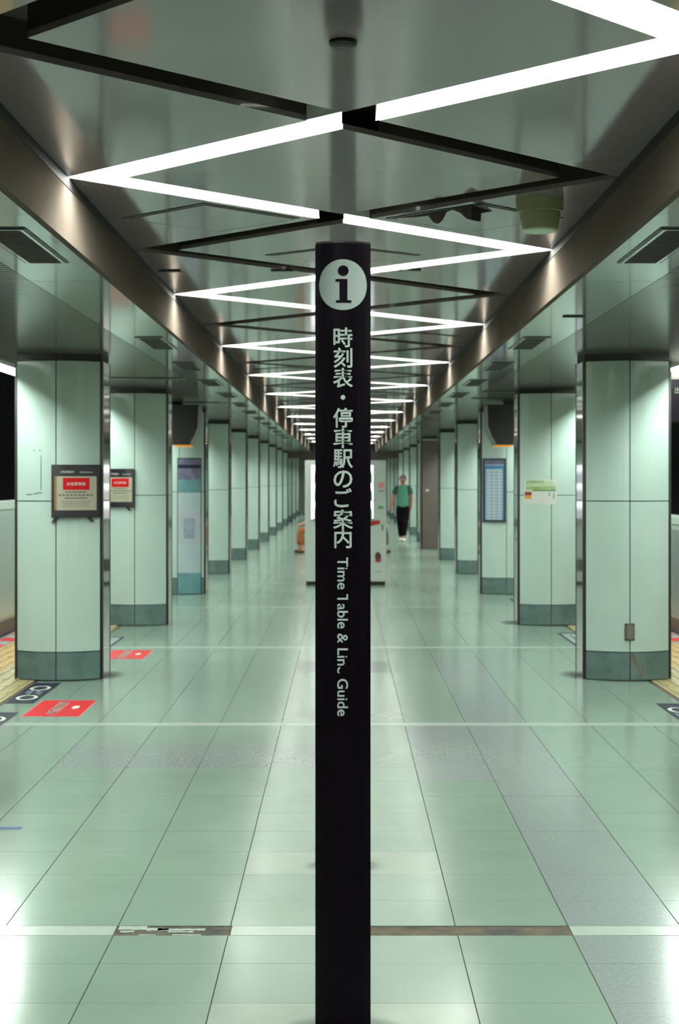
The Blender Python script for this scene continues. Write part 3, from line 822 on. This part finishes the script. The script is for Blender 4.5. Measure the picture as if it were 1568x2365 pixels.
# ================================================================= FLOOR STICKERS
def ring(mb, cx, cy, rx, ry, t, z, n=28):
    b = len(mb.v)
    for q in range(n):
        a = 2*PI*q/n
        mb.v += [(cx+rx*math.cos(a), cy+ry*math.sin(a), z), (cx+(rx-t)*math.cos(a), cy+(ry-t)*math.sin(a), z)]
    for q in range(n):
        a = b+2*q; c = b+2*((q+1) % n); mb.f.append((a, c, c+1, a+1))
def navy_sticker(x0, x1, y0, y1, lab, outline=False):
    e = empty('floor_sticker', ((x0+x1)/2, (y0+y1)/2, 0), label=lab, cat='floor sticker', group='dark blue queue stickers')
    a, b = (x1-x0)/2, (y1-y0)/2
    box('sheet', M['navy'], -a, a, -b, b, 0, 0.0012, e)
    if outline:
        box('inner_sheet', M['vgrey'], -a+0.03, a-0.03, -b+0.1, b-0.1, 0.0012, 0.0018, e)
        box('arrow', M['navy'], -0.01, 0.01, -b+0.25, b-0.25, 0.0018, 0.0022, e)
    else:
        mb = MB(); 
        for cy in (-b+0.3, b-0.33): ring(mb, 0, cy, 0.078, 0.13, 0.026, 0.0016)
        mb.build('footprint_ring', M['print'], e)
        mb = MB()
        for (u, v, l, t) in ((-0.03, 0.0, 0.2, 0.02), (0.02, 0.03, 0.16, 0.018), (0.05, -0.04, 0.14, 0.014), (-0.06, 0.05, 0.12, 0.012)):
            mb.box(u-t/2, u+t/2, v-l/2, v+l/2, 0.0012, 0.0016)
        mb.build('print', M['ttink'], e)
navy_sticker(-2.425, -2.215, 11.3, 12.45, 'dark blue floor sticker with two white rings before the nearest left pillar')
navy_sticker(-2.435, -2.225, 9.7, 10.87, 'dark blue floor sticker with a white ring at the left edge of the picture')
navy_sticker(-2.43, -2.22, 15.0, 16.1, 'outlined dark blue floor sticker between the two nearest left pillars', True)
navy_sticker(2.235, 2.435, 10.1, 11.3, 'dark blue floor sticker with a white ring at the right edge')
navy_sticker(2.235, 2.43, 15.0, 16.5, 'outlined dark blue floor sticker between the two nearest right pillars', True)
navy_sticker(2.235, 2.43, 19.9, 21.3, 'outlined dark blue floor sticker behind the second right pillar', True)
def red_sticker(y0, y1, lab):
    x0, x1 = -2.17, -1.785
    e = empty('floor_sticker', ((x0+x1)/2, (y0+y1)/2, 0), label=lab, cat='floor sticker', group='red floor stickers')
    a, b = (x1-x0)/2, (y1-y0)/2
    box('border', M['pinkp'], -a-0.004, a+0.004, -b-0.006, b+0.006, 0, 0.0008, e)
    box('sheet', M['red'], -a, a, -b, b, 0.0008, 0.0014, e)
    me = text_mesh('女性専用車', 0.1, 0.045, 0.0001); u0, u1, v0, v1 = bounds(me)
    kx, ky = 0.6/(u1-u0), 0.085/(v1-v0)
    # reads when facing the track: baseline runs along the platform, tops point to the track
    xform(me, lambda c: (-0.02-c.y*ky, c.x*kx, 0.0016+c.z)); link('lettering', me, M['print'], e)
    me = text_mesh('Women Only', 0.1, 0.02, 0.0001); u0, u1, v0, v1 = bounds(me)
    kx2, ky2 = 0.34/(u1-u0), 0.026/(v1-v0)
    xform(me, lambda c: (0.055-c.y*ky2, c.x*kx2, 0.0016+c.z)); link('lettering', me, M['pinkp'], e)
    mb = MB().prism([(0.1+0.026*math.cos(t*PI/8), 0.04+0.075*math.sin(t*PI/8)) for t in range(16)], 0.0014, 0.002); mb.build('badge', M['print'], e)
red_sticker(10.68, 11.45, 'red floor sticker with white characters before the nearest left pillar')
red_sticker(14.1, 14.82, 'red floor sticker seen past the right side of the nearest left pillar')
o = box('blue_tape', M['blue'], -1.78, -1.475, 7.235, 7.285, 0, 0.001); tag(o, 'short strip of blue tape on the floor at the left edge', 'tape')

# dirt and shadow painted on the floor round the foot of posts and pillars
dm_ = bpy.data.materials.new('floor_dirt_shade'); dm_.use_nodes = True
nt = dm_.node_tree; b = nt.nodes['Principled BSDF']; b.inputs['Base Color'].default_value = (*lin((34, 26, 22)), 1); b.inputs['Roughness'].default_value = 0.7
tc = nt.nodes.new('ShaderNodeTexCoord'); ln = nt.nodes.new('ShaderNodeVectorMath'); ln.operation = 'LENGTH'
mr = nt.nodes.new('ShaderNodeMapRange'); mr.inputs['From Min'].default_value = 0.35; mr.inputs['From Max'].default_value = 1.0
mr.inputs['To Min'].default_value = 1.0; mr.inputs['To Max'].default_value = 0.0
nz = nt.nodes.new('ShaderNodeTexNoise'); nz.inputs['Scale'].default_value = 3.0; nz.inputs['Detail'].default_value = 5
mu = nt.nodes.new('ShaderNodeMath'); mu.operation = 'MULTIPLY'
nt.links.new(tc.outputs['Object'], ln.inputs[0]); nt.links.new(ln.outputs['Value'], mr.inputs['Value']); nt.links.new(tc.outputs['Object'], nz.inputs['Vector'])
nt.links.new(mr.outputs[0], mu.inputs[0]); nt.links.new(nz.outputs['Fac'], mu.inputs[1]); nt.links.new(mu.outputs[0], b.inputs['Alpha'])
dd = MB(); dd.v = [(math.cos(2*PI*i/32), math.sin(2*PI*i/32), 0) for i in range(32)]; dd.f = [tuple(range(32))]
dme = dd.mesh('dirt_shade_mark', dm_)
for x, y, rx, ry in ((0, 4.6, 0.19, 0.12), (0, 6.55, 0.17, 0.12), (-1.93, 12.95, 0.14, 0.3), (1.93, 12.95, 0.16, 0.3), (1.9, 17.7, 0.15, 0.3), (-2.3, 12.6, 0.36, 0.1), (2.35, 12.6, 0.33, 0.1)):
    o = link('dirt_shade_mark', dme, None, floor, (x, y, 0.0009)); o.scale = (rx, ry, 1)
# ================================================================= VENDING MACHINE
VY = 23.93
e = empty('vending_machine', (0.04, VY, 0), label='white drinks vending machine with a lit display standing behind the black sign', cat='vending machine')
W2 = 0.617
MB().box(-W2, W2, 0.03, 0.76, 0.05, 1.895).build('body', M['vend'], e, bevel=0.01)
for sx in (-0.56, 0.56): 
    for sy in (0.1, 0.7): box('foot', M['black'], sx-0.04, sx+0.04, sy-0.04, sy+0.04, 0.0, 0.05, e)
d = MB().box(-W2, W2, 0.0, 0.028, 0.06, 1.89).build('door', M['vend'], e, bevel=0.006)
box('display', M['vendlit'], -0.52, 0.42, -0.006, 0.0, 1.0, 1.82, d)
box('display_trim', M['vend'], -0.545, -0.52, -0.012, 0.0, 0.98, 1.84, d); 
for z in (1.0, 1.28, 1.55):
    box('shelf', M['vendline'], -0.5, 0.42, -0.02, -0.006, z, z+0.012, d)
    for q in range(10):
        cm = [M['vred'], M['vendline'], M['green'], M['ora'], M['ttblue']][(q*3+int(z*10)) % 5]
        MB().lathe([(0.026, z+0.012), (0.03, z+0.03), (0.03, z+0.13), (0.014, z+0.17), (0.014, z+0.19)], cx=-0.44+q*0.09, cy=-0.035, n=10).build('sample_bottle', cm, d)
box('bill_slot', M['vgrey'], 0.54, 0.575, -0.012, 0.0, 0.83, 0.92, d)
box('card_reader', M['green'], 0.49, 0.57, -0.014, 0.0, 1.17, 1.2, d)
box('price_card', M['pinkp'], 0.5, 0.58, -0.004, 0.0, 1.47, 1.56, d)
box('price_card', M['vgrey'], 0.5, 0.58, -0.004, 0.0, 1.42, 1.44, d)
MB().prism_y([(0.3, 0.88), (0.5, 0.93), (0.53, 0.96), (0.5, 0.985), (0.3, 0.975)][::-1], -0.008, 0.0).build('button_panel', M['vred'], d)
mb = MB(); mb.prism_y([(0.49+0.045*math.cos(-t*PI/12), 0.44+0.065*math.sin(-t*PI/12)) for t in range(24)], -0.02, 0.0); mb.build('coin_return', M['brownc'], d)
box('coin_cup', M['vred'], 0.45, 0.53, -0.024, 0.0, 0.365, 0.395, d)
box('delivery_flap', M['black'], -0.45, 0.3, -0.012, 0.0, 0.22, 0.4, d)
box('rating_plate', M['vgrey'], 0.44, 0.54, -0.003, 0.0, 0.2, 0.212, d)
box('plinth', M['black'], -0.55, 0.55, 0.03, 0.72, 0.004, 0.05, e)

# bench behind it with two seated people
e = empty('bench', (0, 34.4, 0), label='low grey bench behind the vending machine', cat='bench')
for i in range(4): box('seat_slat', M['seat'], -0.75, 0.75, -0.24+i*0.125, -0.13+i*0.125, 0.33, 0.36, e)
for sx in (-0.6, 0.6):
    box('leg', M['steel'], sx-0.03, sx+0.03, -0.22, -0.16, 0, 0.33, e); box('leg', M['steel'], sx-0.03, sx+0.03, 0.18, 0.24, 0, 0.33, e)
    box('cross_rail', M['steel'], sx-0.02, sx+0.02, -0.22, 0.24, 0.29, 0.33, e)

# ================================================================= PEOPLE
def skin_mesh(name, chains, m, parent, subdiv=2, root=0):
    """chains: list of lists of (x,y,z,r); points at the same place are one joint"""
    verts, rad, edges, idx = [], [], [], {}
    for ch in chains:
        prev = None
        for (x, y, z, r) in ch:
            key = (round(x, 4), round(y, 4), round(z, 4))
            if key not in idx: idx[key] = len(verts); verts.append(key); rad.append(r)
            i = idx[key]
            if prev is not None and prev != i: edges.append((prev, i))
            prev = i
    me = bpy.data.meshes.new(name); me.from_pydata(verts, edges, []); me.update()
    o = bpy.data.objects.new(name, me); COL.objects.link(o)
    md = o.modifiers.new('skin', 'SKIN')
    if not me.skin_vertices:
        bpy.context.view_layer.objects.active = o
        bpy.ops.mesh.customdata_skin_add()
    for i, r in enumerate(rad):
        rr = r if isinstance(r, tuple) else (r, r)
        me.skin_vertices[0].data[i].radius = rr
    me.skin_vertices[0].data[root].use_root = True
    sd = o.modifiers.new('sub', 'SUBSURF'); sd.levels = subdiv; sd.render_levels = subdiv
    dg = bpy.context.evaluated_depsgraph_get()
    nm = bpy.data.meshes.new_from_object(o.evaluated_get(dg))
    bpy.data.objects.remove(o)
    for p in nm.polygons: p.use_smooth = True
    nm.materials.clear()
    return nm
def add_mesh(dst, srcs):
    bm = bmesh.new()
    for s in srcs: bm.from_mesh(s)
    bm.to_mesh(dst); bm.free()
    for p in dst.polygons: p.use_smooth = True
    return dst
def fingers(wx, wy, wz, out, curl=0.02):
    res = []
    for i, (dy, ln) in enumerate(((-0.032, 0.075), (-0.011, 0.085), (0.011, 0.08), (0.031, 0.06))):
        res.append([(wx, wy+dy*0.6, wz-0.06, 0.012), (wx, wy+dy, wz-0.09, 0.010), (wx-out*curl*0.4, wy+dy, wz-0.09-ln*0.5, 0.009), (wx-out*curl*1.3, wy+dy, wz-0.09-ln, 0.0075)])
    res.append([(wx, wy-0.02, wz-0.03, 0.012), (wx-out*0.008, wy-0.052, wz-0.06, 0.011), (wx-out*0.012, wy-0.06, wz-0.095, 0.009)])
    return res
def head_bits(body, hx, hy, hz, face, skin_m, hair_m):
    """face: unit vector in plan the face looks to"""
    fx, fy = face; sx, sy = -fy, fx
    for t in (-1, 1):
        mb = MB().lathe([(0.003, 0.011), (0.010, 0.006), (0.010, -0.006), (0.003, -0.011)], n=8)
        mb.v = [(x+hx+fx*0.083+sx*t*0.032, y+hy+fy*0.083+sy*t*0.032, z+hz+0.0) for x, y, z in mb.v]
        mb.build('eye', M['print'], body)
    cap = MB(); n, r = 16, 0.092
    b = []
    for a in range(7):
        th = (PI/2)*a/6*1.05
        for q in range(n):
            ph = 2*PI*q/n; cap.v.append((hx+r*math.sin(th)*math.cos(ph)-fx*0.016, hy+r*math.sin(th)*math.sin(ph)-fy*0.016, hz+0.02+0.105*math.cos(th)))
    for a in range(6):
        for q in range(n):
            p = a*n+q; p2 = a*n+(q+1) % n; cap.f.append((p, p+n, p2+n, p2))
    cap.build('hair', hair_m, body, smooth=True)
# walking man: faces the camera
px_, py_ = 1.555, 41.1
man = empty('person', (px_, py_, 0), label='person in a green T-shirt and black trousers walking towards the viewer', cat='person')
zs = 1.0
tors = [(0, 0, 0.93, (0.12, 0.085)), (0, 0, 1.08, (0.115, 0.085)), (0, 0, 1.25, (0.12, 0.085)), (0, 0.0, 1.39, (0.1, 0.06)), (0, 0, 1.455, (0.06, 0.06)), (0, -0.005, 1.52, (0.055, 0.058)), (0, -0.015, 1.58, (0.072, 0.088)), (0, -0.015, 1.645, (0.078, 0.095)), (0, -0.01, 1.69, (0.055, 0.07))]
legL = [(0, 0, 0.93, 0.15), (-0.09, 0.0, 0.86, 0.095), (-0.075, -0.02, 0.48, 0.062), (-0.05, 0.06, 0.10, 0.035), (-0.05, 0.05, 0.05, 0.028)]
legR = [(0, 0, 0.93, 0.15), (0.09, 0.0, 0.86, 0.095), (0.06, -0.09, 0.48, 0.062), (0.02, -0.22, 0.09, 0.035), (0.02, -0.24, 0.045, 0.028)]
armL = [(0, 0.0, 1.39, 0.13), (-0.17, 0, 1.40, 0.06), (-0.25, 0.0, 1.13, 0.043), (-0.30, -0.05, 0.90, 0.031), (-0.305, -0.06, 0.84, (0.03, 0.04))]
armR = [(0, 0.0, 1.39, 0.13), (0.17, 0, 1.40, 0.06), (0.225, 0.02, 1.13, 0.043), (0.21, 0.06, 0.90, 0.031), (0.21, 0.065, 0.84, (0.03, 0.04))]
bm_ = skin_mesh('body', [tors, legL, legR, armL, armR], None, None)
fm = [skin_mesh('f', [c], None, None, 1) for c in fingers(-0.305, -0.06, 0.9, -1)+fingers(0.21, 0.065, 0.9, 1)]
nose = skin_mesh('n', [[(0, -0.085, 1.61, 0.012), (0, -0.115, 1.585, 0.015)]], None, None, 1)
ears = [skin_mesh('e', [[(t*0.078, -0.005, 1.63, 0.01), (t*0.09, 0.0, 1.61, 0.014), (t*0.08, 0.0, 1.585, 0.008)]], None, None, 1) for t in (-1, 1)]
full = bpy.data.meshes.new('body'); add_mesh(full, [bm_]+fm+[nose]+ears)
body = link('body', full, M['skin'], man)
head_bits(man, 0, -0.015, 1.61, (0, -1), M['skin'], M['hair'])
MB().box(-0.022, 0.022, -0.116, -0.10, 1.553, 1.562).build('mouth', M['brownc'], man)
sh = skin_mesh('shirt', [[(0, 0, 0.86, (0.17, 0.12)), (0, 0, 0.93, (0.19, 0.13)), (0, 0, 1.08, (0.168, 0.12)), (0, 0, 1.25, (0.178, 0.125)), (0, 0, 1.39, (0.15, 0.105)), (0, 0, 1.44, (0.075, 0.07))], [(0, 0, 1.39, (0.15, 0.105)), (-0.18, 0, 1.392, 0.088)], [(0, 0, 1.39, (0.15, 0.105)), (0.18, 0, 1.392, 0.088)]], None, None)
link('shirt', sh, M['shirt'], man)
for t, el in ((-1, (-0.235, 0, 1.2)), (1, (0.215, 0.01, 1.2))):
    slv = skin_mesh('sleeve', [[(t*0.1, 0, 1.385, 0.095), (t*0.175, 0, 1.39, 0.09), (el[0], el[1], el[2], 0.066)]], None, None)
    link('sleeve', slv, M['shirtdk'], man)
tr = skin_mesh('trousers', [[(0, 0, 1.0, (0.165, 0.115)), (0, 0, 0.9, (0.17, 0.12)), (-0.085, 0, 0.8, 0.105), (-0.075, -0.02, 0.48, 0.085), (-0.05, 0.05, 0.12, 0.062)],
                            [(0, 0, 0.9, (0.17, 0.12)), (0.085, 0, 0.8, 0.105), (0.06, -0.09, 0.48, 0.085), (0.02, -0.2, 0.11, 0.062)]], None, None)
link('trousers', tr, M['trou'], man)
for (fx, fy) in ((-0.05, 0.02), (0.02, -0.27)):
    shm = skin_mesh('shoe', [[(fx, fy+0.07, 0.05, 0.045), (fx, fy, 0.045, 0.045), (fx, fy-0.11, 0.035, (0.045, 0.033)), (fx, fy-0.15, 0.03, (0.03, 0.024))]], None, None)
    o = link('shoe', shm, M['shoe'], man)
# seated people: dir -1 faces left, +1 faces right
def seated(x, y, d, lab, leg_m, top_m, hair_m):
    p = empty('person', (x, y, 0), label=lab, cat='person')
    D = d
    tor = [(0, 0, 0.52, (0.11, 0.15)), (-D*0.02, 0, 0.66, (0.1, 0.14)), (D*0.04, 0, 0.85, (0.1, 0.15)), (D*0.09, 0, 0.96, (0.09, 0.13)), (D*0.12, 0, 1.02, 0.055), (D*0.15, 0, 1.07, 0.055), (D*0.18, 0, 1.13, (0.085, 0.075)), (D*0.185, 0, 1.19, (0.09, 0.078)), (D*0.18, 0, 1.235, 0.06)]
    ch = [tor]
    for t, ft in ((-1, 0.0), (1, 0.08)):
        ch.append([(0, 0, 0.52, 0.13), (D*0.1, t*0.09, 0.50, 0.09), (D*0.42, t*0.11, 0.50, 0.062), (D*(0.34+ft), t*0.11, 0.10, 0.04), (D*(0.35+ft), t*0.11, 0.05, 0.042)])
        ch.append([(D*0.09, 0, 0.96, 0.1), (D*0.08, t*0.18, 0.95, 0.055), (D*0.16, t*0.22, 0.72, 0.042), (D*0.36, t*0.14, 0.64, 0.031), (D*0.42, t*0.12, 0.62, 0.03)])
    b = skin_mesh('body', ch, None, None)
    fs = []
    for t in (-1, 1):
        for i in range(4):
            fs.append(skin_mesh('f', [[(D*0.42, t*0.12+(i-1.5)*0.01, 0.62, 0.012), (D*0.47, t*0.12+(i-1.5)*0.02, 0.605, 0.010), (D*0.505, t*0.12+(i-1.5)*0.021, 0.575, 0.008)]], None, None, 1))
        fs.append(skin_mesh('f', [[(D*0.40, t*0.10, 0.62, 0.012), (D*0.43, t*0.08, 0.60, 0.010), (D*0.455, t*0.075, 0.585, 0.008)]], None, None, 1))
    fs.append(skin_mesh('n', [[(D*0.26, 0, 1.16, 0.012), (D*0.285, 0, 1.135, 0.015)]], None, None, 1))
    fb = bpy.data.meshes.new('body'); add_mesh(fb, [b]+fs); link('body', fb, M['skin2'], p)
    head_bits(p, D*0.185, 0, 1.15, (D, 0), None, hair_m)
    s_ = skin_mesh('shirt', [[(0, 0, 0.5, (0.14, 0.18)), (-D*0.02, 0, 0.66, (0.13, 0.17)), (D*0.04, 0, 0.85, (0.125, 0.18)), (D*0.09, 0, 0.965, (0.11, 0.15)), (D*0.115, 0, 1.0, 0.07)],
                             [(D*0.09, 0, 0.965, 0.11), (D*0.08, 0.18, 0.95, 0.07), (D*0.14, 0.215, 0.78, 0.058)], [(D*0.09, 0, 0.965, 0.11), (D*0.08, -0.18, 0.95, 0.07), (D*0.14, -0.215, 0.78, 0.058)]], None, None)
    link('shirt', s_, top_m, p)
    chn = []
    for t, ft in ((-1, 0.0), (1, 0.08)):
        chn.append([(0, 0, 0.53, 0.15), (D*0.12, t*0.09, 0.51, 0.105), (D*0.42, t*0.11, 0.50, 0.085), (D*(0.35+ft), t*0.11, 0.16, 0.06)])
    link('trousers', skin_mesh('trousers', chn, None, None), leg_m, p)
    for t, ft in ((-1, 0.0), (1, 0.08)):
        link('shoe', skin_mesh('shoe', [[(D*(0.31+ft), t*0.11, 0.05, 0.045), (D*(0.38+ft), t*0.11, 0.045, 0.043), (D*(0.47+ft), t*0.11, 0.035, 0.032)]], None, None), M['brownc'], p)
    return p
seated(-0.52, 34.3, -1, 'person in orange-brown trousers sitting half hidden behind the left side of the vending machine', M['orangec'], M['greyc'], M['hair'])
seated(0.5, 34.3, 1, 'person sitting at the right end of the bench, dark shoes right of the machine', M['brownc'], M['greyc'], M['hair'])
